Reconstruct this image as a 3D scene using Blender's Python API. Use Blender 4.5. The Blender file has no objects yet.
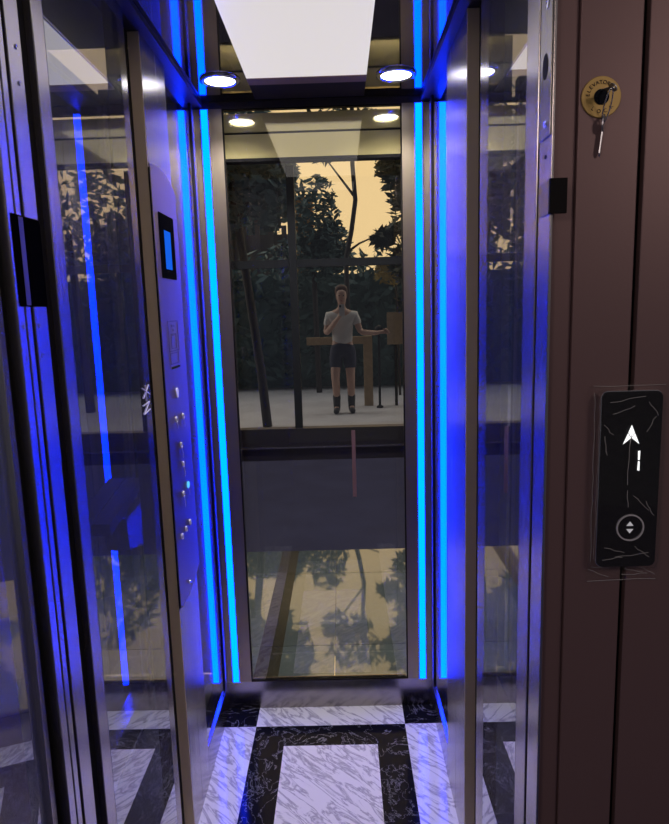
import bpy, bmesh, math, random
from mathutils import Vector, Matrix
random.seed(7)
S = bpy.context.scene
COL = S.collection
PI = math.pi

# ------------------------------------------------------------------ camera
f_px, pitch, roll, yaw, cam_h = 648.2, .1592, -.029, -.0132, 1.4458
fwd = Vector((math.sin(yaw) * math.cos(pitch), math.cos(yaw) * math.cos(pitch), -math.sin(pitch)))
rgt = Vector((math.cos(yaw), -math.sin(yaw), 0))
upv = rgt.cross(fwd)
r2 = math.cos(roll) * rgt + math.sin(roll) * upv
u2 = -math.sin(roll) * rgt + math.cos(roll) * upv
cd = bpy.data.cameras.new('camera')
cam = bpy.data.objects.new('camera', cd)
COL.objects.link(cam)
cam.matrix_world = Matrix(((r2.x, u2.x, -fwd.x, 0), (r2.y, u2.y, -fwd.y, 0), (r2.z, u2.z, -fwd.z, cam_h), (0, 0, 0, 1)))
cd.sensor_fit = 'VERTICAL'
cd.sensor_height = 36
cd.lens = f_px / 824 * 36
cd.clip_start = .02
S.camera = cam

# ------------------------------------------------------------------ dusk sky
W = bpy.data.worlds.new('dusk_sky')
S.world = W
W.use_nodes = True
nt = W.node_tree
nt.nodes.clear()
wo = nt.nodes.new('ShaderNodeOutputWorld')
bg = nt.nodes.new('ShaderNodeBackground')
tc = nt.nodes.new('ShaderNodeTexCoord')
sep = nt.nodes.new('ShaderNodeSeparateXYZ')
r1 = nt.nodes.new('ShaderNodeValToRGB')       # how far towards the sunset
r1.color_ramp.elements[0].position = .35
r1.color_ramp.elements[0].color = (.055, .055, .065, 1)
r1.color_ramp.elements[1].position = .9
r1.color_ramp.elements[1].color = (1.08, .73, .35, 1)
e = r1.color_ramp.elements.new(.47)
e.color = (.07, .07, .08, 1)
e = r1.color_ramp.elements.new(.53)
e.color = (1.7, 1.68, 1.7, 1)
e = r1.color_ramp.elements.new(.66)
e.color = (.9, .84, .8, 1)
mp = nt.nodes.new('ShaderNodeMath')
mp.operation = 'MULTIPLY_ADD'
mp.inputs[1].default_value = .5
mp.inputs[2].default_value = .5
nt.links.new(tc.outputs['Generated'], sep.inputs[0])
nt.links.new(sep.outputs['Y'], mp.inputs[0])
nt.links.new(mp.outputs[0], r1.inputs[0])
nt.links.new(r1.outputs[0], bg.inputs[0])
bg.inputs[1].default_value = 1.0
nt.links.new(bg.outputs[0], wo.inputs[0])

# two unseen fill lights added behind the camera to brighten the brown front and edges
for lx_, tx_, en_ in ((1.9, .45, 9.5), (-1.3, .0, 9.0)):
    ld = bpy.data.lights.new('fill_light', 'AREA')
    ld.energy = en_
    ld.color = (1, .8, .7)
    ld.shape = 'DISK'
    ld.size = .5
    lo = bpy.data.objects.new('fill_light', ld)
    lo.location = (lx_, -1.3, 2.4)
    lo.rotation_euler = (Vector((tx_, .95, 1.2)) - Vector(lo.location)).to_track_quat('-Z', 'Y').to_euler()
    COL.objects.link(lo)

S.view_settings.view_transform = 'Standard'
S.view_settings.look = 'None'
S.view_settings.exposure = 0
S.view_settings.gamma = 1
S.view_settings.use_curve_mapping = False
S.cycles.max_bounces = 14
S.cycles.glossy_bounces = 10
S.cycles.transparent_max_bounces = 24
S.cycles.sample_clamp_indirect = 6

# ------------------------------------------------------------------ materials
def new_mat(name):
    m = bpy.data.materials.new(name)
    m.use_nodes = True
    n = m.node_tree.nodes
    n.clear()
    o = n.new('ShaderNodeOutputMaterial')
    return m, m.node_tree, n, o

def pbr(name, col, rough=.5, metal=0, spec=.5, coat=0, emit=None, estr=0, bump=0, bscale=40, aniso=0, noise=0):
    m, t, n, o = new_mat(name)
    b = n.new('ShaderNodeBsdfPrincipled')
    t.links.new(b.outputs[0], o.inputs[0])
    b.inputs['Base Color'].default_value = (*col, 1)
    b.inputs['Roughness'].default_value = rough
    b.inputs['Metallic'].default_value = metal
    b.inputs['Specular IOR Level'].default_value = spec
    b.inputs['Coat Weight'].default_value = coat
    if emit:
        b.inputs['Emission Color'].default_value = (*emit, 1)
        b.inputs['Emission Strength'].default_value = estr
    if noise or bump:
        c = n.new('ShaderNodeTexCoord')
        no = n.new('ShaderNodeTexNoise')
        no.inputs['Scale'].default_value = bscale
        no.inputs['Detail'].default_value = 5
        t.links.new(c.outputs['Object'], no.inputs[0])
        if noise:
            mx = n.new('ShaderNodeMixRGB')
            mx.blend_type = 'MULTIPLY'
            mx.inputs[0].default_value = noise
            mx.inputs[1].default_value = (*col, 1)
            t.links.new(no.outputs[0], mx.inputs[2])
            t.links.new(mx.outputs[0], b.inputs['Base Color'])
        if bump:
            bp = n.new('ShaderNodeBump')
            bp.inputs['Strength'].default_value = bump
            bp.inputs['Distance'].default_value = .002
            t.links.new(no.outputs[0], bp.inputs['Height'])
            t.links.new(bp.outputs[0], b.inputs['Normal'])
    if aniso:
        b.inputs['Anisotropic'].default_value = aniso
        tg = n.new('ShaderNodeTangent')
        tg.direction_type = 'RADIAL'
        tg.axis = 'Z'
        t.links.new(tg.outputs[0], b.inputs['Tangent'])
    return m

def brushed(name, col, rough=.28, aniso=.6, streak=.06, axis='Z'):
    """satin metal with fine brush streaks"""
    m, t, n, o = new_mat(name)
    b = n.new('ShaderNodeBsdfPrincipled')
    t.links.new(b.outputs[0], o.inputs[0])
    b.inputs['Base Color'].default_value = (*col, 1)
    b.inputs['Metallic'].default_value = 1
    c = n.new('ShaderNodeTexCoord')
    mpn = n.new('ShaderNodeMapping')
    mpn.inputs['Scale'].default_value = (260, 260, 3) if axis == 'Z' else (3, 3, 260)
    no = n.new('ShaderNodeTexNoise')
    no.inputs['Scale'].default_value = 1
    no.inputs['Detail'].default_value = 3
    ma = n.new('ShaderNodeMath')
    ma.operation = 'MULTIPLY_ADD'
    ma.inputs[1].default_value = streak
    ma.inputs[2].default_value = rough - streak / 2
    t.links.new(c.outputs['Object'], mpn.inputs[0])
    t.links.new(mpn.outputs[0], no.inputs[0])
    t.links.new(no.outputs[0], ma.inputs[0])
    t.links.new(ma.outputs[0], b.inputs['Roughness'])
    if aniso:
        b.inputs['Anisotropic'].default_value = aniso
        tg = n.new('ShaderNodeTangent')
        tg.direction_type = 'RADIAL'
        tg.axis = 'Z'
        t.links.new(tg.outputs[0], b.inputs['Tangent'])
    return m

def glass(name, ior, add=0, tint=(1, 1, 1), gloss=(1, 1, 1), haze=0, haze_rough=.2):
    """thin pane: clear view mixed with a mirror that grows towards grazing angles"""
    m, t, n, o = new_mat(name)
    tr = n.new('ShaderNodeBsdfTransparent')
    tr.inputs[0].default_value = (*tint, 1)
    gl = n.new('ShaderNodeBsdfGlossy')
    gl.inputs['Color'].default_value = (*gloss, 1)
    gl.inputs['Roughness'].default_value = 0
    fr = n.new('ShaderNodeFresnel')
    fr.inputs[0].default_value = ior
    geo = n.new('ShaderNodeNewGeometry')
    ad = n.new('ShaderNodeMath')
    ad.operation = 'ADD'
    ad.use_clamp = True
    ad.inputs[1].default_value = add
    mx = n.new('ShaderNodeMixShader')
    t.links.new(fr.outputs[0], ad.inputs[0])
    front = n.new('ShaderNodeMath')          # only the outer skin of each face mirrors
    front.operation = 'SUBTRACT'
    front.inputs[0].default_value = 1
    t.links.new(geo.outputs['Backfacing'], front.inputs[1])
    mu = n.new('ShaderNodeMath')
    mu.operation = 'MULTIPLY'
    t.links.new(ad.outputs[0], mu.inputs[0])
    t.links.new(front.outputs[0], mu.inputs[1])
    t.links.new(mu.outputs[0], mx.inputs[0])
    t.links.new(tr.outputs[0], mx.inputs[1])
    last = gl
    if haze:
        g2 = n.new('ShaderNodeBsdfGlossy')
        g2.inputs['Roughness'].default_value = haze_rough
        m2 = n.new('ShaderNodeMixShader')
        m2.inputs[0].default_value = haze
        t.links.new(gl.outputs[0], m2.inputs[1])
        t.links.new(g2.outputs[0], m2.inputs[2])
        last = m2
    t.links.new(last.outputs[0], mx.inputs[2])
    t.links.new(mx.outputs[0], o.inputs[0])
    return m

def emit_mat(name, col, s):
    m, t, n, o = new_mat(name)
    em = n.new('ShaderNodeEmission')
    em.inputs[0].default_value = (*col, 1)
    em.inputs[1].default_value = s
    t.links.new(em.outputs[0], o.inputs[0])
    return m

def marble(name, base, vein, scale, w0, w1, rot, rough=.12, dist=2.2, stretch=(1, 3.2, 1), spec=.6):
    m, t, n, o = new_mat(name)
    b = n.new('ShaderNodeBsdfPrincipled')
    b.inputs['Roughness'].default_value = rough
    b.inputs['Specular IOR Level'].default_value = spec
    t.links.new(b.outputs[0], o.inputs[0])
    c = n.new('ShaderNodeTexCoord')
    trn = n.new('ShaderNodeMapping')
    trn.inputs['Rotation'].default_value = (0, 0, rot)
    mpn = n.new('ShaderNodeMapping')
    mpn.inputs['Scale'].default_value = stretch
    no = n.new('ShaderNodeTexNoise')
    no.inputs['Scale'].default_value = scale
    no.inputs['Detail'].default_value = 7
    no.inputs['Roughness'].default_value = .6
    no.inputs['Distortion'].default_value = dist
    t.links.new(c.outputs['Object'], trn.inputs[0])
    t.links.new(trn.outputs[0], mpn.inputs[0])
    t.links.new(mpn.outputs[0], no.inputs[0])
    # veins lie where the noise crosses its middle value
    s = n.new('ShaderNodeMath')
    s.operation = 'SUBTRACT'
    s.inputs[1].default_value = .5
    a = n.new('ShaderNodeMath')
    a.operation = 'ABSOLUTE'
    rmp = n.new('ShaderNodeValToRGB')
    rmp.color_ramp.elements[0].position = w0
    rmp.color_ramp.elements[0].color = (*vein, 1)
    rmp.color_ramp.elements[1].position = w1
    rmp.color_ramp.elements[1].color = (*base, 1)
    t.links.new(no.outputs[0], s.inputs[0])
    t.links.new(s.outputs[0], a.inputs[0])
    t.links.new(a.outputs[0], rmp.inputs[0])
    t.links.new(rmp.outputs[0], b.inputs['Base Color'])
    return m

M = {}
M['steel'] = brushed('brushed_steel', (.41, .385, .365), .27, .3, .02)
M['steel_sill'] = brushed('sill_steel', (.34, .31, .3), .22, .4)
M['alu'] = brushed('satin_aluminium', (.55, .51, .51), .26, .3)
M['bronze'] = brushed('bronze_steel', (.42, .35, .26), .38, .3)
M['reflection_edge'] = pbr('warm_reflection_edge', (.72, .58, .4), .5, .1)  # warm reflection on the steel panel's end face, put into the colour
M['panel_steel'] = brushed('panel_steel', (.33, .27, .34), .36, .3)
M['mirror_steel'] = pbr('mirror_steel', (.4, .36, .32), .04, 1, bump=.0)
M['black'] = pbr('black_rubber', (.008, .007, .008), .6, 0, .12)
M['button'] = pbr('pale_button', (.75, .73, .78), .35, .2)
M['display_face'] = pbr('black_display_face', (.004, .004, .006), .35, 0, 0)
M['black_gloss'] = pbr('black_glass_face', (.004, .004, .007), .06, 0, .5, 0)
M['brown'] = pbr('brown_painted_steel', (.2, .125, .127), .42, .35, .4, bump=.04, bscale=300)
M['chrome'] = pbr('chrome', (.8, .8, .82), .12, 1)
M['key_metal'] = pbr('worn_nickel', (.5, .5, .54), .38, 1)
M['trim_brown'] = pbr('brown_trim', (.2, .12, .11), .4, .4)
M['plate_black'] = pbr('black_plate', (.006, .005, .012), .5, 0, .1)
M['gold'] = pbr('gold_ring_paint', (.5, .33, .1), .4, .3)
M['ink'] = pbr('dark_ink', (.03, .015, .01), .6)
M['etch'] = pbr('etched_metal', (.2, .17, .26), .5, .8)
M['dark_frame'] = pbr('dark_window_frame', (.008, .009, .011), .5, 0, .15)
M['header'] = pbr('pale_gold_aluminium', (.86, .74, .36), .07, .5)
M['rail'] = pbr('dark_bronze_rail', (.022, .018, .022), .42, .2, .4)
M['white_marble'] = marble('white_marble', (.8, .78, .8), (.36, .34, .4), 6.5, .0, .05, .8, .12, .7, (1, 4.2, 1))
M['black_marble'] = marble('black_marble', (.006, .006, .010), (.22, .22, .26), 7, 0, .012, .3, .1, 2.2, (1, 1, 1), .08)
M['led'] = emit_mat('blue_led_light', (.0, .62, 36), 1.0)
M['led_body'] = pbr('led_channel', (.3, .3, .34), .3, .9)
M['down'] = emit_mat('downlight_lens', (1, .97, .95), 9)
M['panel'] = pbr('white_light_panel', (.2, .2, .19), .35, emit=(1, .93, .85), estr=.7)
M['white_emit'] = emit_mat('white_display_light', (1, 1, 1), 1.4)
M['dim_emit'] = emit_mat('dim_button_light', (.8, .75, .8), .5)
M['blue_screen'] = emit_mat('blue_screen_light', (.01, .15, 1), .8)
M['blue_ring'] = emit_mat('lit_button_light', (.1, .5, 1), 1.2)
M['pane_side'] = glass('side_pane_glass', 1.75, .3, (.76, .8, .92), (.88, .9, 1), haze=.12, haze_rough=.3)
M['pane_rear'] = glass('rear_pane_glass', 2.0, .26, (.85, .88, .95), haze=.2, haze_rough=.16)
M['pane_back'] = glass('back_pane_glass', 1.5, .05, (.98, .985, .98))
M['pane_shaft'] = glass('shaft_glass', 1.5, .02, (.96, .98, .98))
M['pane_shaft_side'] = glass('shaft_side_glass', 3.2, .4, (.85, .9, .95))
M['pane_door'] = glass('door_glass', 1.9, .15, (.75, .78, .9), haze=.35, haze_rough=.3)
M['film'] = glass('clear_film', 1.45, .06, (.96, .96, .96), haze=.6, haze_rough=.25)
M['film_crease'] = M['film'].copy()
M['film_crease'].name = 'clear_film_crease'
for _key, _amount in (('film', .02), ('film_crease', .34)):
  _nt = M[_key].node_tree
  _o = next(q for q in _nt.nodes if q.type == 'OUTPUT_MATERIAL')
  _df = _nt.nodes.new('ShaderNodeBsdfDiffuse')
  _df.inputs[0].default_value = (.8, .78, .78, 1)
  _mm = _nt.nodes.new('ShaderNodeMixShader')
  _mm.inputs[0].default_value = _amount
  _src = _o.inputs[0].links[0].from_socket
  _nt.links.new(_src, _mm.inputs[1])
  _nt.links.new(_df.outputs[0], _mm.inputs[2])
  _nt.links.new(_mm.outputs[0], _o.inputs[0])
M['pale_strip'] = pbr('pale_pink', (.22, .12, .13), .4)
M['masonry'] = pbr('grey_render', (.3, .28, .27), .8, noise=.4, bscale=6)
M['tile'] = pbr('glossy_grey_tile', (.12, .145, .15), .03, 0, 1, coat=1)
M['joint'] = pbr('dark_joint', (.02, .022, .02), .2)
M['asphalt'] = pbr('dark_paving', (.055, .055, .11), .9, 0, .1, noise=.5, bscale=3)
M['pavement'] = pbr('grey_pavement', (.62, .58, .58), .8, noise=.4, bscale=2)
M['bark'] = pbr('bark', (.06, .05, .045), .8, noise=.6, bscale=30)
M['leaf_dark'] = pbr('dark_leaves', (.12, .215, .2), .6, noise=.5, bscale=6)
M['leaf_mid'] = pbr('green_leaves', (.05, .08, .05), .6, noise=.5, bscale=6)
M['leaf_yellow'] = pbr('yellow_leaves', (.5, .36, .08), .6, noise=.5, bscale=6)  # yellow base colour of the shrub leaves
M['wood'] = pbr('tan_wood', (.5, .36, .2), .6, noise=.4, bscale=14)
M['wall_pale'] = pbr('pale_wall', (.22, .18, .15), .8, noise=.3, bscale=4)
M['orange'] = pbr('orange_wall', (.75, .34, .08), .7, noise=.3, bscale=5)  # orange base colour of the narrow building
M['skin'] = pbr('skin', (.5, .3, .22), .5)
M['shirt'] = pbr('pale_shirt', (.6, .56, .52), .8)
M['navy'] = pbr('navy_cloth', (.02, .022, .05), .8)
M['hair'] = pbr('brown_hair', (.1, .04, .02), .6)
M['boot'] = pbr('dark_boot', (.015, .015, .02), .5)
M['lips'] = pbr('lips', (.35, .12, .1), .5)
M['eye'] = pbr('eye', (.02, .015, .012), .3)

# ------------------------------------------------------------------ mesh helpers
def box(bm, x0, x1, y0, y1, z0, z1, mi=0):
    v = [bm.verts.new((x, y, z)) for x in (x0, x1) for y in (y0, y1) for z in (z0, z1)]
    for q in ((0, 1, 3, 2), (4, 6, 7, 5), (0, 4, 5, 1), (2, 3, 7, 6), (0, 2, 6, 4), (1, 5, 7, 3)):
        fc = bm.faces.new([v[i] for i in q])
        fc.material_index = mi
    return v

def lathe(bm, prof, c, axis, seg=32):
    """prof: (radius, height) pairs turned about the axis through c"""
    az = Vector(axis).normalized()
    ax = az.orthogonal().normalized()
    ay = az.cross(ax)
    c = Vector(c)
    rings = []
    for r, h in prof:
        if r < 1e-6:
            rings.append([bm.verts.new(c + az * h)])
        else:
            rings.append([bm.verts.new(c + az * h + (ax * math.cos(2 * PI * k / seg) + ay * math.sin(2 * PI * k / seg)) * r) for k in range(seg)])
    for a, b in zip(rings, rings[1:]):
        for k in range(seg):
            k2 = (k + 1) % seg
            if len(a) == 1 and len(b) == 1:
                continue
            if len(a) == 1:
                bm.faces.new((a[0], b[k], b[k2]))
            elif len(b) == 1:
                bm.faces.new((a[k], a[k2], b[0]))
            else:
                bm.faces.new((a[k], a[k2], b[k2], b[k]))

def prism(bm, pts, d):
    """closed outline of 3-D points pushed along the vector d"""
    d = Vector(d)
    a = [bm.verts.new(p) for p in pts]
    b = [bm.verts.new(Vector(p) + d) for p in pts]
    n = len(a)
    bm.faces.new(a)
    bm.faces.new(b[::-1])
    for i in range(n):
        bm.faces.new((a[i], b[i], b[(i + 1) % n], a[(i + 1) % n]))

def tube(bm, pts, r, seg=10, taper=None):
    pts = [Vector(p) for p in pts]
    rings = []
    for i, p in enumerate(pts):
        d = (pts[min(i + 1, len(pts) - 1)] - pts[max(i - 1, 0)]).normalized()
        x = d.orthogonal().normalized() if i == 0 else (px - d * px.dot(d)).normalized()
        px = x
        y = d.cross(x)
        rr = r if taper is None else r + (taper - r) * i / (len(pts) - 1)
        rings.append([bm.verts.new(p + (x * math.cos(2 * PI * k / seg) + y * math.sin(2 * PI * k / seg)) * rr) for k in range(seg)])
    for a, b in zip(rings, rings[1:]):
        for k in range(seg):
            bm.faces.new((a[k], a[(k + 1) % seg], b[(k + 1) % seg], b[k]))
    bm.faces.new(rings[0][::-1])
    bm.faces.new(rings[-1])

def obj(name, bm, mats, parent=None, bevel=0, smooth=False):
    bmesh.ops.recalc_face_normals(bm, faces=bm.faces)
    me = bpy.data.meshes.new(name)
    bm.to_mesh(me)
    bm.free()
    for m in (mats if isinstance(mats, (list, tuple)) else [mats]):
        me.materials.append(M[m])
    o = bpy.data.objects.new(name, me)
    COL.objects.link(o)
    if parent is not None:
        o.parent = parent
        o.matrix_parent_inverse = Matrix.Translation(-parent.location)
    if smooth:
        for p in me.polygons:
            p.use_smooth = True
    if bevel:
        md = o.modifiers.new('bevel', 'BEVEL')
        md.width = bevel
        md.segments = 2
        md.limit_method = 'ANGLE'
    return o

def boxes(name, lst, mat, parent=None, bevel=0):
    bm = bmesh.new()
    for b in lst:
        box(bm, *b)
    return obj(name, bm, mat, parent, bevel)

def tag(o, label=None, cat=None, group=None, kind=None):
    if label: o['label'] = label
    if cat: o['category'] = cat
    if group: o['group'] = group
    if kind: o['kind'] = kind
    return o

def empty(name, loc=(0, 0, 0)):
    o = bpy.data.objects.new(name, None)
    COL.objects.link(o)
    o.location = loc
    o.empty_display_size = .05
    return o

def rounded(w, h, r, n=6):
    """outline of a rounded rectangle about the origin"""
    pts = []
    for cx, cy, a0 in ((w / 2 - r, h / 2 - r, 0), (-w / 2 + r, h / 2 - r, 90), (-w / 2 + r, -h / 2 + r, 180), (w / 2 - r, -h / 2 + r, 270)):
        for k in range(n + 1):
            a = math.radians(a0 + 90 * k / n)
            pts.append((cx + r * math.cos(a), cy + r * math.sin(a)))
    return pts

# ------------------------------------------------------------------ the cabin shell
XL, XR, D, H, FY = -.445, .2955, 2.18, 2.1, .945

# floor: inlaid marble, one slab
bm = bmesh.new()
xs = [-.50, XL + .111, -.2287, .086, XR - .1075, .35]
ys = [.95, 1.2, D - .213, D - .108, D]
pat = {0: 'wwbbw', 1: None}
for i in range(5):
    for j in range(4):
        if j == 3:
            mi = 0 if 1 <= i <= 3 else 1
        elif i in (0, 4):
            mi = 0
        elif i == 2 and j == 1:
            mi = 0
        else:
            mi = 1
        vs = [bm.verts.new((x, y, 0)) for x, y in ((xs[i], ys[j]), (xs[i + 1], ys[j]), (xs[i + 1], ys[j + 1]), (xs[i], ys[j + 1]))]
        fc = bm.faces.new(vs)
        fc.material_index = mi
bmesh.ops.remove_doubles(bm, verts=bm.verts, dist=1e-5)
ex = bmesh.ops.extrude_face_region(bm, geom=bm.faces[:])
bmesh.ops.translate(bm, verts=[v for v in ex['geom'] if isinstance(v, bmesh.types.BMVert)], vec=(0, 0, -.03))
fl = obj('floor', bm, ['white_marble', 'black_marble'])
tag(fl, 'cabin floor of inlaid white and black veined marble', 'floor', kind='structure')

# ceiling: mirror-polished sheet
c = boxes('ceiling', [(-.5, .35, .97, D + .03, H, H + .02)], 'mirror_steel')
tag(c, 'dark mirror-polished steel cabin ceiling', 'ceiling', kind='structure')

# back wall
wb = empty('wall_back', (-.0745, D, 0))
tag(wb, 'back wall of the cabin, brown steel frame around tall glass', 'wall', kind='structure')
gx0, gx1, gz0, gz1 = -.3604, .2116, .1056, 2.079
boxes('bottom_rail', [(-.5, .35, D, D + .03, 0, gz0)], 'steel_sill', wb)
boxes('top_rail', [(-.5, .35, D, D + .03, gz1, H - .001)], 'rail', wb)
boxes('side_frame', [(-.5, gx0, D, D + .03, gz0, gz1)], 'bronze', wb)
boxes('side_frame', [(gx1, .35, D, D + .03, gz0, gz1)], 'bronze', wb)
g = .004
boxes('gasket', [(gx0, gx0 + g, D + .001, D + .02, gz0, gz1), (gx1 - g, gx1, D + .001, D + .02, gz0, gz1),
                 (gx0 + g, gx1 - g, D + .001, D + .02, gz0, gz0 + g), (gx0 + g, gx1 - g, D + .001, D + .02, gz1 - g, gz1)], 'black', wb)
boxes('glass_pane', [(gx0 + g, gx1 - g, D + .005, D + .011, gz0 + g, gz1 - g)], 'pane_back', wb)

# LED strips, one on each side of the back glass
for x, lab in ((-.4149, 'glowing blue LED strip left of the back glass'), (.2638, 'glowing blue LED strip right of the back glass')):
    t = tag(empty('led_strip', (x, D, gz0)), lab, 'led strip', 'blue LED strips beside the back glass')
    boxes('channel', [(x - .014, x - .0108, D - .008, D - .0005, gz0 + .001, gz1 - .001), (x + .0108, x + .014, D - .008, D - .0005, gz0 + .001, gz1 - .001)], 'led_body', t)
    boxes('diffuser', [(x - .0105, x + .0105, D - .007, D - .0005, gz0 + .003, gz1 - .003)], 'led', t)

# side walls: corner post, sill, crown beam, rear pane, steel panel, then the front pane
def side(name, w, o, panel0, fy, lab):
    root = tag(empty(name, (w, 1.6, 0)), lab, 'wall', kind='structure')
    def X(a, b):                                    # a, b measured outwards from the wall face
        p, q = w + o * a, w + o * b
        return (min(p, q), max(p, q))
    B = lambda n, a, b, y0, y1, z0, z1, m, bev=0: boxes(n, [(*X(a, b), y0, y1, z0, z1)], m, root, bev)
    B('corner_post', .001, .05, 2.136, D - .001, .108, 2.084, 'alu')
    B('corner_gasket', .002, .045, 2.1285, 2.1355, .108, 2.084, 'black')
    B('base_sill', 0, .05, 1.816, D - .001, .001, .1035, 'steel_sill')
    B('sill_track', 0.001, .05, 1.816, D - .001, .104, .1075, 'alu')
    B('crown_beam', -.024, .05, 1.0, D - .001, 2.085, H - .001, 'rail')
    B('rear_pane', .0065, .0125, 1.817, 2.128, .108, 2.084, 'pane_rear')
    mid = (panel0 + 1.815) / 2
    B('steel_panel', 0, .028, mid + .0008, 1.815, .001, 2.084, 'steel')
    B('steel_panel', 0, .028, panel0 + .004, mid - .0008, .001, 2.084, 'steel')
    B('reflection_edge', .0005, .0265, panel0, panel0 + .0035, .001, 2.084, 'reflection_edge')
    a, b, c_, d = fy
    B('inner_post', .0, .03, c_, d, .001, 2.35, 'steel_sill')
    B('front_pane', .000, .005, b, c_ - .0005, .001, 2.35, 'pane_side')
    B('outer_stile', 0, .03, a, b - .0005, .001, 2.35, 'alu', .0015)
    B('black_seal', .027, .033, d + .0005, panel0 - .001, .001, 2.084, 'black')
    return root
wl = side('wall_left', XL, -1, 1.60, (1.037, 1.078, 1.447, 1.487), 'left cabin wall with glass panes either side of steel panel')
wr = side('wall_right', XR, 1, 1.541, (1.005, 1.066, 1.328, 1.40), 'right cabin wall with glass panes either side of steel panel')

# ------------------------------------------------------------------ the shaft around the cabin
sh = tag(empty('window_1', (-.075, 2.36, 0)), 'dark framed window of the lift shaft behind the cabin', 'window', kind='structure')
boxes('header_beam', [(-.43, .27, 2.1925, 2.235, 1.930, 2.003), (-.43, .27, 2.1925, 2.235, 2.010, 2.066)], 'header', sh)
boxes('header_groove', [(-.43, .27, 2.199, 2.235, 2.0033, 2.0097), (-.43, .27, 2.1925, 2.235, 1.920, 1.9297)], 'black', sh)
boxes('mullion', [(-.177, -.150, 2.35, 2.38, 1.013, 1.937)], 'dark_frame', sh)
boxes('transom', [(-.43, -.178, 2.35, 2.38, 1.592, 1.619), (-.149, .27, 2.35, 2.38, 1.592, 1.619)], 'dark_frame', sh)
boxes('lower_rail', [(-.43, .27, 2.34, 2.385, .946, 1.012), (-.43, .27, 2.345, 2.385, .892, .938)], 'rail', sh)
boxes('rail_lip', [(-.43, .27, 2.336, 2.385, .9385, .9455)], 'alu', sh)
boxes('jamb', [(-.47, -.431, 2.34, 2.39, 0, 2.2), (.271, .31, 2.34, 2.39, 0, 2.2)], 'dark_frame', sh)
boxes('glass_pane', [(-.43, .27, 2.388, 2.393, .003, 2.2)], 'pane_shaft', sh)

for nm, x, lab in (('window_2', -.62, 'clear glass side of the lift shaft left of the cabin'), ('window_3', .47, 'clear glass side of the lift shaft right of the cabin')):
    t = tag(empty(nm, (x, 1.7, 0)), lab, 'window', kind='structure')
    boxes('glass_pane', [(x - .003, x + .003, 1.0, 2.39, .0, 2.29)], 'pane_shaft_side', t)
for nm, x0, x1, lab in (('wall_shaft_left', -1.03, -.95, 'grey rendered wall beyond the shaft glass on the left'), ('wall_shaft_right', .62, .7, 'grey rendered wall beyond the shaft glass on the right')):
    tag(boxes(nm, [(x0, x1, .97, 2.42, 0, 2.359)], 'masonry'), lab, 'wall', kind='structure')
tag(boxes('wall_shaft_back', [(-1.03, -.472, 2.425, 2.5, 0, 2.359), (.312, .7, 2.425, 2.5, 0, 2.359)], 'masonry'), 'grey rendered wall either side of the shaft window', 'wall', kind='structure')
tag(boxes('roof', [(-1.03, .7, .97, 2.42, 2.36, 2.4)], 'masonry'), 'plain cover over the lift shaft', 'roof', kind='structure')
tag(boxes('floor_shaft', [(-1.03, -.503, .95, 2.42, -.05, -.005), (.353, .7, .95, 2.42, -.05, -.005), (-.503, .353, D + .035, D + .04, -.05, -.005)], 'masonry'), 'bare shaft floor around the cabin', 'floor', kind='structure')

# bracket on the shaft glass that cuts the mirrored light line
t = tag(empty('rail_bracket', (-.6, 1.7, .9)), 'dark angled bracket with blue lit box low behind the left glass', 'bracket')
bm = bmesh.new(); prism(bm, [(-.6155, 1.655, .905), (-.6155, 1.815, .915), (-.6155, 1.83, .775), (-.6155, 1.665, .815)], (.03, 0, 0))
obj('bracket_box', bm, 'steel_sill', t, .002)
bm = bmesh.new(); prism(bm, [(-.6155, 1.50, .915), (-.6155, 1.765, .965), (-.6155, 1.765, .99), (-.6155, 1.50, .945)], (.045, 0, 0))
obj('arm', bm, 'rail', t)

# ------------------------------------------------------------------ the landing front
wf = tag(empty('wall_front', (.5, FY, 0)), 'brown painted steel front of the lift entrance', 'wall', kind='structure')
boxes('trim_edge', [(.300, .333, FY + .006, FY + .05, 0, 2.6)], 'brown', wf, .001)
boxes('front_panel', [(.3335, .4180, FY, FY + .03, 0, 2.6)], 'brown', wf, .0015)
boxes('front_panel', [(.4262, 1.3, FY, FY + .03, 0, 2.6)], 'brown', wf, .0015)
boxes('seam_backing', [(.4181, .4261, FY + .012, FY + .03, 0, 2.6)], 'black', wf)
boxes('header_panel', [(-.5, .2998, FY + .006, FY + .04, 2.34, 2.6)], 'brown', wf)
wf2 = tag(boxes('wall_front_left', [(-1.3, -.5, FY + .006, FY + .04, 0, 2.6)], 'brown'), 'brown painted steel left of the entrance', 'wall', kind='structure')
tag(boxes('floor_landing', [(-2.2, 2.6, -2.6, FY - .002, -.05, -.001)], 'asphalt'), 'dark landing floor before the lift', 'floor', kind='structure')

# right jamb
j = tag(empty('door_jamb', (XR, .97, 0)), 'steel jamb on the right, next to the brown front', 'door jamb', kind='structure')
boxes('jamb_face', [(XR, .2995, .937, .9925, 0, 2.33)], 'alu', j, .001)
boxes('black_seal', [(XR + .004, .2995, .9927, 1.0045, 0, 2.33)], 'black', j)
# left jamb: three slim strips with dark grooves
j = tag(empty('door_jamb', (XL, .95, 0)), 'grooved steel jamb on the left, next to the open door', 'door jamb', kind='structure')
for y0, y1 in ((.901, .921), (.9255, .9405), (.9505, .992)):
    boxes('jamb_strip', [(XL - .03, XL, y0, y1, 0, 2.33)], 'alu', j, .001)
boxes('jamb_core', [(XL - .03, XL - .007, .9212, .9252, 0, 2.33), (XL - .03, XL - .007, .9408, .9502, 0, 2.33), (XL - .03, XL - .012, .9923, 1.0365, 0, 2.33)], 'black', j)

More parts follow.
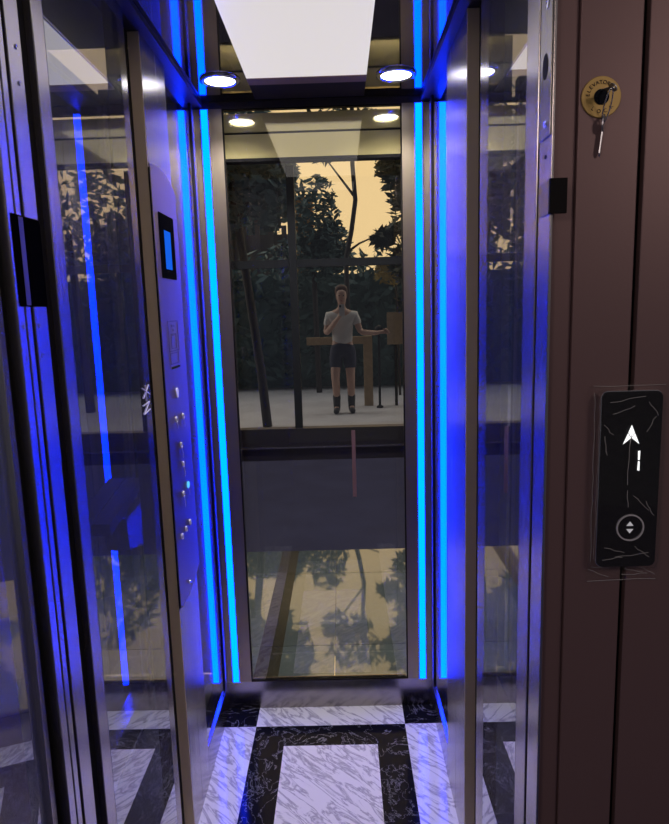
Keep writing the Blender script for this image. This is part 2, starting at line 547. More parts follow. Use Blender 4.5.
# swung-open landing door at far left
hx, hy = -.458, .895
dx, dy = .19, -.982
def leaf_boxes(name, t0, t1, n0, n1, z0, z1, mat, parent, bev=0):
    bm = bmesh.new()
    vs = box(bm, t0, t1, n0, n1, z0, z1)
    nx, ny = dy, -dx
    for v in bm.verts:
        a, b_ = v.co.x, v.co.y
        v.co.x = hx + dx * a - ny * 0 + nx * b_
        v.co.y = hy + dy * a + ny * b_
    return obj(name, bm, mat, parent, bev)
d1 = tag(empty('door_1', (hx, hy, 0)), 'glass lift door with slim aluminium frame swung open at far left', 'door', kind='structure')
leaf_boxes('hinge_stile', .014, .036, 0, .03, .01, 2.3, 'alu', d1, .002)
leaf_boxes('glass_pane', .0365, .62, .008, .014, .08, 2.22, 'pane_door', d1)
leaf_boxes('far_stile', .6205, .66, 0, .03, .01, 2.3, 'alu', d1, .002)
leaf_boxes('bottom_rail', .0365, .62, 0, .03, .01, .0795, 'alu', d1)
leaf_boxes('top_rail', .0365, .62, 0, .03, 2.2205, 2.3, 'alu', d1)
leaf_boxes('hinge_seal', .0, .0135, .004, .02, .01, 2.3, 'black', d1)

# ------------------------------------------------------------------ ceiling fittings
t = tag(empty('light_panel', (-.078, 1.4, H)), 'large white glowing light panel under the cabin ceiling', 'ceiling light')
boxes('diffuser', [(-.2484, .0925, 1.0, 1.962, 2.0945, 2.0975)], 'panel', t)
boxes('housing', [(-.2484, .0925, 1.0, 1.962, 2.0976, 2.0995)], 'bronze', t)
boxes('end_trim', [(-.2484, .0925, 1.9623, 2.012, 2.092, 2.0995)], 'trim_brown', t, .0008)
boxes('rear_plate', [(-.2484, .0925, 2.0125, 2.155, 2.096, 2.0995)], 'plate_black', t)
for x, lab in ((-.3267, 'round recessed downlight at the left rear of the ceiling'), (.1774, 'round recessed downlight at the right rear of the ceiling')):
    t = tag(empty('downlight', (x, 1.982, H)), lab, 'ceiling light', 'round recessed downlights')
    bm = bmesh.new(); lathe(bm, [(.043, -.0005), (.043, -.006), (.05, -.008), (.057, -.005), (.058, -.0005)], (x, 1.982, H), (0, 0, 1), 40)
    obj('trim_ring', bm, 'chrome', t, smooth=True)
    bm = bmesh.new(); lathe(bm, [(0, -.004), (.0425, -.004), (.0425, -.0008), (0, -.0008)], (x, 1.982, H), (0, 0, 1), 40)
    obj('lens', bm, 'down', t)
    sd = bpy.data.lights.new('downlight_beam', 'SPOT')
    sd.energy = 27
    sd.color = (1, .94, .9)
    sd.spot_size = math.radians(134)
    sd.spot_blend = .9
    sd.shadow_soft_size = .04
    so = bpy.data.objects.new('downlight_beam', sd)
    so.parent = t
    so.location = (0, 0, -.02)
    COL.objects.link(so)

# ------------------------------------------------------------------ car operating panel on the left steel
px = XL + .0005
t = tag(empty('control_panel', (XL, 1.72, .67)), 'tall lilac steel cabin control panel with buttons on left wall', 'control panel')
bm = bmesh.new()
out = [(1.606, .674), (1.606, 1.785)]
for k in range(9):
    a = k / 8
    out.append((1.612 + .213 * a, 1.795 + .012 * math.sin(PI * a * .75 + .25) - .03 * a ** 2.2))
out += [(1.836, 1.752), (1.836, .70)]
for k in range(7):
    a = k / 6
    out.append((1.826 - .21 * a, .70 - .03 * a - .012 * math.sin(PI * a)))
prism(bm, [(px, y, z) for y, z in out], (.0035, 0, 0))
obj('plate', bm, 'panel_steel', t, .0012)
bm = bmesh.new(); prism(bm, [(px - .0002, y, z) for y, z in ((1.598, .674), (1.6055, .674), (1.6055, 1.787), (1.598, 1.787))], (.003, 0, 0))
obj('dark_edge', bm, 'black', t)  # black strip along the near edge of the plate
fx = px + .0036
dp = boxes('display', [(fx, fx + .0015, 1.645, 1.785, 1.532, 1.692)], 'display_face', t)
boxes('screen', [(fx + .0016, fx + .002, 1.684, 1.744, 1.556, 1.652)], 'blue_screen', dp)
def outline(y0, y1, z0, z1, wd=.003):
    return [(fx, fx + .0007, y0, y1, z0, z0 + wd), (fx, fx + .0007, y0, y1, z1 - wd, z1),
            (fx, fx + .0007, y0, y0 + wd, z0 + wd, z1 - wd), (fx, fx + .0007, y1 - wd, y1, z0 + wd, z1 - wd)]
boxes('etched_notice', outline(1.665, 1.765, 1.345, 1.425) + outline(1.690, 1.74, 1.352, 1.392, .002) + outline(1.672, 1.755, 1.312, 1.342, .0025)
      + [(fx, fx + .0007, 1.70, 1.73, 1.408, 1.414), (fx, fx + .0007, 1.71, 1.722, 1.397, 1.404), (fx, fx + .0007, 1.70, 1.735, 1.386, 1.3895)], 'etch', t)
bm = bmesh.new(); box(bm, fx, fx + .001, 1.672, 1.762, 1.30, 1.306)
obj('etched_line', bm, 'chrome', t)
bm = bmesh.new(); lathe(bm, [(.014, 0), (.014, .0015), (.013, .002), (0, .002)], (fx, 1.711, 1.234), (1, 0, 0))
obj('round_speaker', bm, 'button', t, smooth=False)
def button(y, z, r, lit=False, tail=.02):
    bm = bmesh.new(); r *= .78; lathe(bm, [(r * .7, 0), (r * .7, .003), (r, .003), (r, 0)], (fx, y, z), (1, 0, 0), 24)
    b = obj('button', bm, 'button' if not lit else 'blue_ring', t)
    bm = bmesh.new(); lathe(bm, [(r * .68, .0), (r * .68, .0018), (0, .0022)], (fx, y, z), (1, 0, 0), 24)
    obj('button_cap', bm, 'panel_steel' if not lit else 'blue_ring', b)
    if tail:
        bm = bmesh.new(); tube(bm, [(fx + .002, y, z - r - .001), (fx + .003, y + .006, z - r - tail * .5), (fx + .002, y + .008, z - r - tail)], .001, 6)
        obj('braille_mark', bm, 'button', b)
for a in ((1.685, 1.166, .011, False, .016), (1.757, 1.164, .011, False, .022), (1.716, 1.091, .011, False, .028), (1.724, 1.036, .011, False, .028),
          (1.706, .957, .011, False, .03), (1.762, .968, .012, True, .022), (1.663, .852, .011, False, .0), (1.709, .856, .011, False, .0), (1.757, .860, .011, False, .0)):
    button(*a)
bm = bmesh.new(); lathe(bm, [(.006, 0), (.005, .002), (0, .0025)], (fx, 1.713, .70), (1, 0, 0), 12)
obj('screw', bm, 'chrome', t)

# marker scribble on the far end of the left front pane
bm = bmesh.new()
sx = XL + .0012
for a, b_ in (((1.425, 1.282), (1.478, 1.262)), ((1.43, 1.258), (1.474, 1.284)), ((1.45, 1.286), (1.452, 1.25)),
              ((1.425, 1.242), (1.472, 1.246)), ((1.472, 1.246), (1.428, 1.222)), ((1.428, 1.222), (1.474, 1.228))):
    tube(bm, [(sx, a[0], a[1]), (sx, b_[0], b_[1])], .0011, 6)
tag(obj('marker_scribble', bm, 'button'), 'small white scribble marked on the left glass near the beige edge', 'marking')

# narrow pale pink strip on the back glass
tag(boxes('glass_strip', [(.027, .040, D + .002, D + .0045, .795, 1.03)], 'pale_strip'), 'narrow pale pink strip standing on the back glass', 'pale_strip')

# ------------------------------------------------------------------ key switch, keys and hall call panel on the brown front
fy = FY - .0004
def disc(name, prof, cx, cz, mat, parent, seg=40, smooth=False, y0=fy):
    bm = bmesh.new(); lathe(bm, prof, (cx, y0, cz), (0, -1, 0), seg)
    return obj(name, bm, mat, parent, smooth=smooth)
kx, kz = .3635, 1.719
t = tag(empty('key_switch', (kx, FY, kz)), 'round gold ringed key switch on the brown front', 'key switch')
disc('ring_plate', [(.0105, 0), (.0105, .0018), (.0262, .0018), (.027, .0012), (.027, 0)], kx, kz, 'gold', t)
disc('lock_cylinder', [(.0103, 0), (.0103, .003), (.009, .004), (.0, .004)], kx, kz, 'black_gloss', t)
def letters(word, a0, a1, r, h, flip, parent):
    bm = bmesh.new()
    dg = None
    for i, ch in enumerate(word):
        a = math.radians(a0 + (a1 - a0) * i / (len(word) - 1))
        cu = bpy.data.curves.new('glyph', 'FONT')
        cu.body = ch
        cu.size = h
        cu.align_x = 'CENTER'
        cu.align_y = 'CENTER'
        cu.extrude = .0003
        tmp = bpy.data.objects.new('glyph', cu)
        COL.objects.link(tmp)
        bpy.context.view_layer.update()
        me = bpy.data.meshes.new_from_object(tmp.evaluated_get(bpy.context.evaluated_depsgraph_get()))
        rot = a - PI / 2 if not flip else a + PI / 2
        mt = Matrix.Translation((kx + r * math.cos(a), fy - .0022, kz + r * math.sin(a))) @ Matrix.Rotation(PI / 2, 4, 'X') @ Matrix.Rotation(rot, 4, 'Z')
        me.transform(mt)
        bm.from_mesh(me)
        bpy.data.meshes.remove(me)
        bpy.data.objects.remove(tmp)
        bpy.data.curves.remove(cu)
    return obj('lettering', bm, 'ink', parent)
letters('ELEVATOR', 172, 62, .0188, .0072, False, t)
letters('LOCK', 232, 316, .0188, .0072, True, t)

def key(name, lab, place):
    t = tag(empty(name, place @ Vector((0, 0, 0))), lab, 'key', 'keys of the key switch')
    bm = bmesh.new()
    outer = [(.0085 * math.cos(a), .0085 * math.sin(a) * 1.25) for a in [2 * PI * k / 20 for k in range(20)]]
    inner = [(.0035 * math.cos(a), .0035 * math.sin(a) + .004) for a in [2 * PI * k / 20 for k in range(20)]]
    for z0, z1 in ((-.0008, .0008),):
        A = [bm.verts.new((x, y, z0)) for x, y in outer]; B_ = [bm.verts.new((x, y, z0)) for x, y in inner]
        A2 = [bm.verts.new((x, y, z1)) for x, y in outer]; B2 = [bm.verts.new((x, y, z1)) for x, y in inner]
        for k in range(20):
            q = (k + 1) % 20
            bm.faces.new((A[k], A[q], B_[q], B_[k])); bm.faces.new((A2[k], B2[k], B2[q], A2[q]))
            bm.faces.new((A[k], A2[k], A2[q], A[q])); bm.faces.new((B_[k], B_[q], B2[q], B2[k]))
    bmesh.ops.transform(bm, matrix=place, verts=bm.verts)
    obj('key_bow', bm, 'key_metal', t)
    bm = bmesh.new()
    pts = [(-.0028, -.0095), (.0028, -.0095), (.0028, -.015), (.0022, -.017), (.003, -.020), (.0018, -.023), (.003, -.026), (.0016, -.029), (.0026, -.033), (0, -.0385), (-.0028, -.035)]
    prism(bm, [(x, y, -.0008) for x, y in pts], (0, 0, .0016))
    bmesh.ops.transform(bm, matrix=place, verts=bm.verts)
    obj('key_blade', bm, 'key_metal', t)
    return t
# hanging key, flat against the front and turned a little
key('key', 'loose silver key hanging below the gold ring', Matrix.Translation((.3665, fy - .0045, 1.684)) @ Matrix.Rotation(math.radians(6), 4, 'Y') @ Matrix.Rotation(math.radians(62), 4, 'Z') @ Matrix.Rotation(PI / 2, 4, 'X') @ Matrix.Scale(1.12, 4))
# key in the lock, its bow towards the viewer, turned to upper right
key('key', 'silver key standing in the lock of the gold ring', Matrix.Translation((kx + .0035, fy - .0312, kz + .003)) @ Matrix.Rotation(math.radians(-38), 4, 'Y') @ Matrix.Rotation(math.radians(12), 4, 'X') @ Matrix.Translation((0, 0, 0)) @ Matrix(((0, 0, 1, 0), (0, -1, 0, 0), (1, 0, 0, 0), (0, 0, 0, 1))) @ Matrix.Scale(.72, 4))
bm = bmesh.new()
tube(bm, [(.3655 + .0045 * math.sin(a), fy - .005 - .026 * (.5 + .5 * math.cos(a)), 1.703 + .018 * math.cos(a)) for a in [2 * PI * k / 24 for k in range(25)]], .0009, 6)
tag(obj('key_ring', bm, 'chrome', smooth=True), 'thin wire ring joining the two keys', 'key ring')

# hall call panel
lx, lz, lw, lh = .4168, 1.1832, .0888, .2665
t = tag(empty('hall_call_panel', (lx, FY, lz)), 'black glass hall call panel with glowing arrow and number 1', 'call panel')
bm = bmesh.new(); prism(bm, [(lx + x, fy, lz + z) for x, z in rounded(lw, lh, .010)], (0, -.016, 0))
obj('case', bm, 'chrome', t, .001)
bm = bmesh.new(); prism(bm, [(lx + x, fy - .0162, lz + z) for x, z in rounded(lw - .0024, lh - .0024, .0095)], (0, -.0035, 0))
face = obj('glass_face', bm, 'black_gloss', t, .0008)
ey = fy - .0199
def flat(name, polys, mat, parent):
    bm = bmesh.new()
    for p in polys:
        prism(bm, [(x, ey, z) for x, z in p], (0, -.0004, 0))
    return obj(name, bm, mat, parent)
ax, az = .4165, 1.251
flat('arrow_sign', [[(ax, az + .0157), (ax + .0046, az + .0045), (ax, az - .0026), (ax - .0046, az + .0045)],
                    [(ax - .0051, az + .0034), (ax - .0006, az - .0036), (ax - .0118, az - .0126)],
                    [(ax + .0051, az + .0034), (ax + .0118, az - .0126), (ax + .0006, az - .0036)]], 'white_emit', face)
dxn = .4288
flat('number_one', [[(dxn - .0016, 1.2279), (dxn + .0014, 1.2284), (dxn + .0012, 1.2145), (dxn - .0012, 1.2145)],
                    [(dxn - .0012, 1.2125), (dxn + .0012, 1.2125), (dxn + .0014, 1.1986), (dxn - .0016, 1.1991)]], 'white_emit', face)
bx, bz = .4202, 1.1123
cb = disc('call_button', [(.0204, 0), (.0204, .002), (.0184, .002), (.0184, 0)], bx, bz, 'button', t, y0=ey)
flat('button_arrows', [[(bx, bz + .0092), (bx + .0052, bz + .0025), (bx - .0052, bz + .0025)], [(bx, bz - .0092), (bx - .0052, bz - .0025), (bx + .0052, bz - .0025)]], 'dim_emit', cb)

# clear film sleeve around the call panel
bm = bmesh.new()
nx_, nz_ = 30, 80
x0, x1, z0, z1 = lx - .052, lx + .060, lz - .163, lz + .142
grid = []
for iz in range(nz_ + 1):
    row = []
    for ix in range(nx_ + 1):
        x = x0 + (x1 - x0) * ix / nx_
        z = z0 + (z1 - z0) * iz / nz_
        inx = max(0, abs(x - lx) - lw / 2)
        inz = max(0, abs(z - lz) - lh / 2)
        dd = min(1, math.hypot(inx, inz) / .010)
        y = fy - .0235 * (1 - dd) - .0015 * dd - .0028 * max(0, math.sin(x * 260 + z * 150 + 2 * math.sin(z * 60)) * math.cos(z * 170 - x * 120)) ** 2 - random.random() * .0005
        row.append(bm.verts.new((x + random.uniform(-.0006, .0006), y, z + random.uniform(-.0008, .0008))))
    grid.append(row)
for a, b_ in zip(grid, grid[1:]):
    for k in range(nx_):
        bm.faces.new((a[k], a[k + 1], b_[k + 1], b_[k]))
rc = random.Random(5)
def crease(pts, r=.00045):
    n0 = len(bm.faces)
    tube(bm, [(lx + x, fy - (.0262 if abs(x) < lw / 2 and abs(z) < lh / 2 else .0040), lz + z) for x, z in pts], r, 4)
    bm.faces.ensure_lookup_table()
    for fc in bm.faces[n0:]:
        fc.material_index = 1
def wig(x, z, dx_, dz_, n=5):
    return [(x + dx_ * k / n + rc.uniform(-.0012, .0012), z + dz_ * k / n + rc.uniform(-.0012, .0012)) for k in range(n + 1)]
for a in ((-.043, .085, .013, -.014), (-.042, .07, .006, -.03), (.018, .075, .014, .022), (-.004, .07, -.002, -.075), (-.006, -.012, .004, -.026),
          (.004, -.02, .022, -.022), (.022, -.03, .014, -.022), (-.035, -.10, .03, -.008), (-.02, -.115, .05, .006), (-.038, -.118, .03, .004),
          (.008, -.098, .024, -.018), (-.034, .118, .05, .008), (-.03, .10, .03, .012), (.02, .118, .014, -.02), (-.0485, .13, .002, -.26), (.0475, .125, .001, -.25),
          (-.05, .139, .104, .001), (-.05, -.16, .104, .001), (-.049, -.142, .03, -.012), (.005, -.143, .028, -.004), (.0, -.152, .04, .003), (-.045, -.139, .02, .001), (.03, -.14, .022, -.012)):
    crease(wig(*a, 4 if abs(a[3]) < .1 else 14))
tag(obj('plastic_film', bm, ['film', 'film_crease']), 'crumpled clear plastic film left over the black call panel', 'plastic film')

# strike plate and catch on the right jamb
t = tag(empty('strike_plate', (XR, .96, 1.75)), 'long steel strike plate with keyhole slot on right jamb', 'strike plate')
bm = bmesh.new(); box(bm, XR - .0022, XR - .0002, .940, .989, 1.672, 1.87)
obj('plate', bm, 'steel', t, .0006)
bm = bmesh.new(); prism(bm, [(XR - .0026, .965 + .012 * math.cos(2 * PI * k / 20), 1.767 + .017 * math.sin(2 * PI * k / 20)) for k in range(20)], (.0003, 0, 0))
obj('slot', bm, 'black', t)
for z in (1.690, 1.845):
    bm = bmesh.new(); lathe(bm, [(.006, 0), (.0055, .0012), (.003, .0016), (0, .0008)], (XR - .0023, .960, z), (-1, 0, 0), 16)
    obj('screw', bm, 'chrome', t)
bm = bmesh.new(); lathe(bm, [(.003, 0), (.003, .0008), (0, .0008)], (XR - .0002, .962, 1.647), (-1, 0, 0), 12)
tag(obj('screw', bm, 'black'), 'tiny dark screw in the jamb below the strike plate', 'screw')
t = tag(empty('door_catch', (XR, .96, 1.59)), 'small black angled catch wrapped round the right jamb edge', 'door catch')
bm = bmesh.new(); box(bm, XR - .003, XR - .0004, .9365, .98, 1.566, 1.613)
obj('inner_plate', bm, 'steel_sill', t, .0006)
bm = bmesh.new(); box(bm, XR - .003, .3165, .930, .9362, 1.566, 1.613)
obj('outer_plate', bm, 'black', t, .0006)

# lock cover and screw plate on the left jamb
t = tag(empty('lock_cover', (XL, .945, 1.53)), 'dark lock recess cover on the grooved left jamb', 'lock')
bm = bmesh.new()
prism(bm, [(XL + .0004, y, z) for y, z in ((.9095, 1.460), (.9925, 1.460), (.9925, 1.580), (.988, 1.586), (.9095, 1.586))], (.0012, 0, 0))
obj('cover', bm, 'display_face', t)
boxes('cover_strip', [(XL + .0017, XL + .0022, .9265, .9395, 1.462, 1.584)], 'etch', t)
for y in (.915, .962):
    for z in (1.432, 1.388):
        bm = bmesh.new(); lathe(bm, [(.0035, 0), (.003, .0014), (0, .0008)], (XL + .0003, y, z), (1, 0, 0), 14)
        obj('screw', bm, 'chrome', t)
for z, lab in ((1.82, 'upper small screw high on the left jamb'), (1.772, 'lower small screw high on the left jamb')):
    bm = bmesh.new(); lathe(bm, [(.0035, 0), (.003, .0014), (0, .0008)], (XL + .0003, .975, z), (1, 0, 0), 14)
    tag(obj('screw', bm, 'chrome'), lab, 'screw', 'small screws high on the left jamb')

# ------------------------------------------------------------------ outdoors behind the shaft window
bm = bmesh.new()
for x0, x1, mi in ((-.5, -.387, 0), (-.387, -.287, 1), (-.287, -.062, 0), (-.060, .35, 0)):
    box(bm, x0, x1, 2.222, 2.618, -.03, 0, mi)
for x0, x1, mi in ((-6, -.387, 0), (-.387, -.287, 1), (-.287, -.062, 0), (-.060, 6, 0)):
    for y0, y1 in ((2.622, 3.392), (3.396, 3.74)):
        box(bm, x0, x1, y0, y1, -.03, -.0, mi)
box(bm, -6, 6, 2.6185, 3.74, -.05, -.003, 1)
tag(obj('floor_terrace', bm, ['tile', 'joint']), 'shiny tiled terrace behind the shaft window', 'floor', kind='structure')
tag(boxes('ground_yard', [(-14, 14, 3.745, 7.6, -.06, -.002)], 'asphalt'), 'dark paved yard beyond the terrace', 'ground', kind='structure')
tag(boxes('ground_pavement', [(-14, 14, 7.605, 30, -.06, 0)], 'pavement'), 'pale grey pavement below the hedge', 'ground', kind='structure')

def leaves(name, blobs, n, size, mat, parent, seed):
    rnd = random.Random(seed)
    bm = bmesh.new()
    for _ in range(n):
        cx, cy, cz, rx, ry, rz = rnd.choice(blobs)
        while True:
            p = Vector((rnd.uniform(-1, 1), rnd.uniform(-1, 1), rnd.uniform(-1, 1)))
            if p.length <= 1: break
        c = Vector((cx + p.x * rx, cy + p.y * ry, cz + p.z * rz))
        if c.z < .03: continue
        a = Vector((rnd.gauss(0, 1), rnd.gauss(0, 1), rnd.gauss(0, .6) - .4)).normalized()
        b_ = a.orthogonal().normalized()
        b_ = Matrix.Rotation(rnd.uniform(0, 6.3), 3, a) @ b_
        s = size * rnd.uniform(.6, 1.35)
        v = [bm.verts.new(c + q) for q in (-a * s, -a * s * .1 + b_ * s * .34, a * s, -a * s * .1 - b_ * s * .34)]
        bm.faces.new(v)
    return obj(name, bm, mat, parent)
def tree(lab, trunk, r0, r1, blobs, n, size, mat, seed, branches=()):
    t = tag(empty('tree', trunk[0]), lab, 'tree', 'trees behind the shaft window')
    bm = bmesh.new(); tube(bm, trunk, r0, 10, r1)
    for b in branches: tube(bm, b, r1 * .7, 6, r1 * .3)
    obj('trunk', bm, 'bark', t, smooth=True)
    leaves('foliage', blobs, n, size, mat, t, seed)
    return t
tree('leaning dark tree at the left side of the back window', [(-.95, 8, 0), (-1.0, 8, .7), (-1.13, 8, 1.9), (-1.24, 8, 2.8), (-1.3, 8, 3.6)], .06, .04,
     [(-1.2, 7.9, 3.2, .6, .4, .75), (-.85, 7.9, 3.1, .38, .35, .7), (-1.5, 7.9, 2.6, .35, .4, .6)], 1500, .1, 'leaf_dark', 3, [[(-1.2, 8, 2.5), (-.9, 8, 3.0)]])
K = 1.25                                         # both stand at 10 m
q = lambda x, z: (x * K, 10.0, 1.446 + (z - 1.446) * K)
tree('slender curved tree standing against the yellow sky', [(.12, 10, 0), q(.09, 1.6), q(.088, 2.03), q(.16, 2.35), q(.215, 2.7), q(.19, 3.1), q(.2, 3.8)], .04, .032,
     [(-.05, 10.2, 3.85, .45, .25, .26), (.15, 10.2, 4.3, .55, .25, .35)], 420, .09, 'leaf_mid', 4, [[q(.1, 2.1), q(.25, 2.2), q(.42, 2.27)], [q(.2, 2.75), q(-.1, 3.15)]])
tree('round bushy tree left of the yellow sky', [(-.40, 11.2, 0), (-.42, 11.2, 1.5), (-.43, 11.2, 2.6)], .05, .04,
     [(-.36, 11.2, 2.9, .4, .3, .75), (-.12, 11.2, 2.45, .3, .3, .48), (-.52, 11.2, 2.25, .75, .3, .42)], 2100, .085, 'leaf_dark', 5)
tree('broad tree at right of the yard, seen only in the left glass', [(2.9, 9.6, 0), (2.95, 9.6, 1.6), (3.0, 9.6, 2.6)], .07, .05,
     [(2.9, 9.6, 2.9, .9, .5, .9), (2.2, 9.6, 2.3, .5, .4, .6), (3.6, 9.6, 2.4, .5, .4, .8)], 1900, .11, 'leaf_dark', 21)
tree('tall tree furthest right in the yard, seen only in the left glass', [(4.9, 10.4, 0), (4.9, 10.4, 1.6), (4.8, 10.4, 2.8)], .08, .05,
     [(4.9, 10.4, 3.1, .9, .6, 1.0), (5.6, 10.4, 2.6, .6, .5, .8), (4.3, 10.4, 2.4, .4, .5, .7)], 1900, .12, 'leaf_dark', 22)
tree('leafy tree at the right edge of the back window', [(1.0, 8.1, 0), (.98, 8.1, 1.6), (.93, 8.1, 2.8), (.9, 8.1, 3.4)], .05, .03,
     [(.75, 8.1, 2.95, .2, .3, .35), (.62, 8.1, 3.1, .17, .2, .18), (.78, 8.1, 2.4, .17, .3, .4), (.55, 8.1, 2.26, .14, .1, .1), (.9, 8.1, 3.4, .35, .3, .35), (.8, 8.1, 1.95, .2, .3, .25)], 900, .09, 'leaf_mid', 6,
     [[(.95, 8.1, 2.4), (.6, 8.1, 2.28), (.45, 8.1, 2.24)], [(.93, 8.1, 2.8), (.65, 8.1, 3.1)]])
tree('tall dark tree rising behind the hedge on the left', [(-2.3, 16.6, 0), (-2.3, 16.6, 3)], .12, .08,
     [(-2.3, 16.6, 4.0, .95, .8, 1.7), (-1.75, 16.6, 4.6, .8, .7, 1.2), (-2.4, 16.6, 3.0, .9, .7, 1.2)], 4200, .19, 'leaf_dark', 8)
h = tag(empty('hedge', (0, 12.2, 0)), 'long dark green hedge behind the grey pavement', 'hedge')
bm = bmesh.new(); box(bm, -5.5, 5.5, 12.05, 12.9, 0, 2.05)
obj('hedge_core', bm, 'leaf_dark', h)
leaves('foliage', [(-4.5 + .75 * k, 12.05, z, .7, .35, .55) for k in range(13) for z in (.45, 1.2, 1.95)], 5200, .13, 'leaf_dark', h, 11)
b = leaves('shrub', [(.9, 10.6, 2.0, .35, .25, .22)], 330, .07, 'leaf_yellow', None, 12)
bm = bmesh.new(); tube(bm, [(.95, 10.6, 0), (.93, 10.6, 1), (.9, 10.6, 1.9)], .02, 8, .012)
s_ = obj('stem', bm, 'bark', b)
tag(b, 'yellow shrub above the hedge near the tan board', 'shrub')

# far buildings
t = tag(empty('building', (-1.7, 14, 0)), 'grey brown building with upright piers far behind the left pane', 'building')
boxes('wall', [(-2.4, -1.0, 14, 15, 0, 3.0)], 'wall_pale', t)
for k in range(5):
    boxes('pier', [(-2.3 + .28 * k, -2.2 + .28 * k, 13.93, 13.999, 0, 3.05 + .12 * ((k * 7) % 3))], 'wall_pale', t)
t = tag(empty('building', (-.75, 14, 0)), 'narrow orange building between the trees', 'building')
boxes('wall', [(-.88, -.52, 14, 14.6, 0, 3.75)], 'orange', t)
boxes('pilaster', [(-.86, -.80, 13.95, 13.999, 0, 3.7), (-.62, -.57, 13.95, 13.999, 0, 3.7)], 'orange', t)

# wooden barrier with a blank board
t = tag(empty('wooden_barrier', (.33, 9.5, 0)), 'tan wooden barrier of one post and rail on the pavement', 'barrier')
boxes('post', [(.325, .455, 9.5, 9.58, 0, 1.03)], 'wood', t)
boxes('rail', [(-.5, .42, 9.42, 9.498, .92, 1.03)], 'wood', t)
t = tag(empty('blank_board', (.78, 9.5, 0)), 'blank tan board on a thin post right of the person', 'board')
boxes('board', [(.67, .92, 9.42, 9.46, .9, 1.36)], 'wood', t)
boxes('post', [(.775, .815, 9.465, 9.5, 0, 1.3)], 'dark_frame', t)
t = tag(empty('bollard_lamp', (.56, 9.3, 0)), 'thin black post with a round black head beside the board', 'post')
bm = bmesh.new(); lathe(bm, [(.05, 0), (.05, .02), (.018, .04), (.018, 1.05), (0, 1.05)], (.54, 9.3, 0), (0, 0, 1), 14); obj('pole', bm, 'dark_frame', t)
bm = bmesh.new(); lathe(bm, [(0, 1.05), (.05, 1.075), (.065, 1.12), (.05, 1.165), (0, 1.19)], (.54, 9.3, 0), (0, 0, 1), 16); obj('head', bm, 'dark_frame', t, smooth=True)

# ------------------------------------------------------------------ the person on the pavement
def skin_mesh(name, verts, edges, radii, mat, parent, sub=2):
    me = bpy.data.meshes.new(name)
    me.from_pydata(verts, edges, [])
    o = bpy.data.objects.new(name, me)
    COL.objects.link(o)
    sk = o.modifiers.new('skin', 'SKIN')
    for d, r in zip(me.skin_vertices[0].data, radii):
        d.radius = r if isinstance(r, tuple) else (r, r)
    me.skin_vertices[0].data[0].use_root = True
    sb = o.modifiers.new('sub', 'SUBSURF')
    sb.levels = sub
    sb.render_levels = sub
    bpy.context.view_layer.update()
    m2 = bpy.data.meshes.new_from_object(o.evaluated_get(bpy.context.evaluated_depsgraph_get()))
    bpy.data.objects.remove(o)
    bpy.data.meshes.remove(me)
    m2.materials.clear()
    m2.materials.append(M[mat])
    for p in m2.polygons: p.use_smooth = True
    o = bpy.data.objects.new(name, m2)
    COL.objects.link(o)
    if parent is not None:
        o.parent = parent
        o.matrix_parent_inverse = Matrix.Translation(-parent.location)
    return o
PX, PY = .02, 8.9
P = lambda x, y, z: (PX + x, PY + y, z)
V, E, R = [], [], []
def chain(start, pts):
    """pts: ((x, y, z), radius) joined one after another from vertex start"""
    last = start
    for p, r in pts:
        V.append(P(*p)); R.append(r)
        k = len(V) - 1
        if last is not None: E.append((last, k))
        last = k
    return last
hips = chain(None, [((0, 0, .93), (.145, .105))])
chest = chain(hips, [((0, 0, 1.06), (.125, .09)), ((0, -.01, 1.2), (.15, .1)), ((0, -.01, 1.33), (.155, .095))])
neck = chain(chest, [((0, -.02, 1.43), .052), ((0, -.035, 1.49), .05)])
head = chain(neck, [((0, -.05, 1.56), (.072, .088)), ((0, -.05, 1.64), (.078, .095)), ((0, -.045, 1.69), (.055, .07))])
kneeL = chain(hips, [((-.09, 0, .84), .09), ((-.11, -.08, .50), .062), ((-.10, .0, .30), .055), ((-.10, .02, .08), .038), ((-.115, -.10, .04), .034)])
kneeR = chain(hips, [((.09, 0, .84), .09), ((.10, -.02, .50), .062), ((.105, .03, .30), .055), ((.105, .05, .08), .038), ((.12, -.08, .04), .034)])
handL = chain(chest, [((-.17, 0, 1.34), .058), ((-.22, -.04, 1.10), .043), ((-.10, -.24, 1.25), .034), ((-.035, -.30, 1.33), .024), ((-.02, -.315, 1.37), .026)])
handR = chain(chest, [((.17, 0, 1.34), .058), ((.25, -.06, 1.11), .043), ((.44, -.2, 1.10), .033), ((.50, -.23, 1.11), .024), ((.545, -.25, 1.115), .026)])
for dz in (-.02, -.005, .012, .028):
    chain(handR, [((.585, -.265 - abs(dz) * .2, 1.115 + dz), .0095), ((.615 - abs(dz), -.285, 1.112 + dz), .0088), ((.628 - abs(dz), -.31, 1.108 + dz), .008)])
chain(handR, [((.56, -.28, 1.15), .0095), ((.59, -.30, 1.155), .0085)])
for dz in (.03, .014, -.002, -.016):
    chain(handL, [((.005, -.335, 1.385 + dz), .0095), ((.03, -.335, 1.39 + dz), .0088), ((.043, -.318, 1.39 + dz), .008)])
chain(handL, [((-.02, -.32, 1.42), .0095), ((-.005, -.325, 1.445), .0085)])
body = skin_mesh('person', V, E, R, 'skin', None)
tag(body, 'person with raised phone, pale shirt, dark shorts and boots on the pavement', 'person')
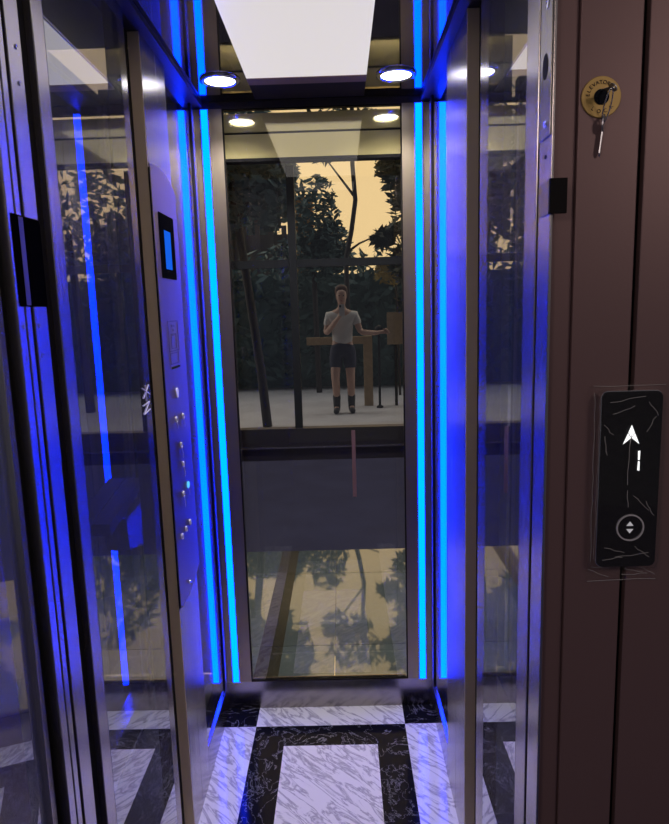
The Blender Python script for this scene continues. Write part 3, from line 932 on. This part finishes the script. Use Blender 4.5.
# clothes, hair and face follow the body
shirt = skin_mesh('shirt', [P(0, 0, .92), P(0, 0, 1.05), P(0, -.01, 1.2), P(0, -.01, 1.335), P(0, -.017, 1.415), P(-.172, 0, 1.34), P(-.205, -.028, 1.19), P(.172, 0, 1.34), P(.22, -.04, 1.2)],
    [(0, 1), (1, 2), (2, 3), (3, 4), (3, 5), (5, 6), (3, 7), (7, 8)], [(.158, .12), (.142, .106), (.166, .115), (.17, .11), .06, .072, .06, .072, .06], 'shirt', body)
shorts = skin_mesh('shorts', [P(0, 0, 1.0), P(0, 0, .93), P(-.09, 0, .83), P(-.103, -.05, .6), P(.09, 0, .83), P(.098, -.012, .6)],
    [(0, 1), (1, 2), (2, 3), (1, 4), (4, 5)], [(.15, .112), (.162, .12), .108, .09, .108, .09], 'navy', body)
for s in (-1, 1):
    ox = -.1 if s < 0 else .105
    oy = .02 if s < 0 else .05
    skin_mesh('boot', [P(ox, oy - .01, .30), P(ox, oy, .1), P(ox, oy - .005, .05), P(ox + s * .012, oy - .13, .042), P(ox + s * .016, oy - .175, .038)], [(0, 1), (1, 2), (2, 3), (3, 4)], [.064, .052, .05, .042, .034], 'boot', body)
skin_mesh('hair', [P(0, -.01, 1.52), P(0, .01, 1.6), P(0, -.02, 1.675), P(0, -.05, 1.70), P(0, -.10, 1.70)], [(0, 1), (1, 2), (2, 3), (3, 4)], [(.07, .05), (.09, .075), (.096, .09), (.09, .075), (.07, .035)], 'hair', body)
bm = bmesh.new()
bm.free()
for s in (-1, 1):
    bm = bmesh.new(); lathe(bm, [(0, -.004), (.009, 0), (0, .004)], P(s * .03, -.137, 1.605), (0, 1, 0), 10)
    obj('eye', bm, 'eye', body)
bm = bmesh.new(); prism(bm, [P(-.01, -.13, 1.565), P(.01, -.13, 1.565), P(0, -.13, 1.61)], (0, -.03, -.004)); obj('nose', bm, 'skin', body)
bm = bmesh.new(); lathe(bm, [(0, -.006), (.018, 0), (0, .006)], P(0, -.125, 1.535), (0, 1, 0), 12)
for v in bm.verts: v.co.z = 1.535 + (v.co.z - 1.535) * .35
obj('mouth', bm, 'lips', body)
ph = tag(empty('phone', P(0, -.35, 1.41)), 'bright phone held up by the person outside', 'phone')
bm = bmesh.new(); prism(bm, [P(x - .0, -.352, 1.415 + z) for x, z in rounded(.074, .15, .012)], (0, .008, 0)); obj('case', bm, 'shirt', ph)
bm = bmesh.new(); box(bm, PX - .03, PX - .008, PY - .3545, PY - .3522, 1.45, 1.48); obj('camera_bump', bm, 'black', ph)
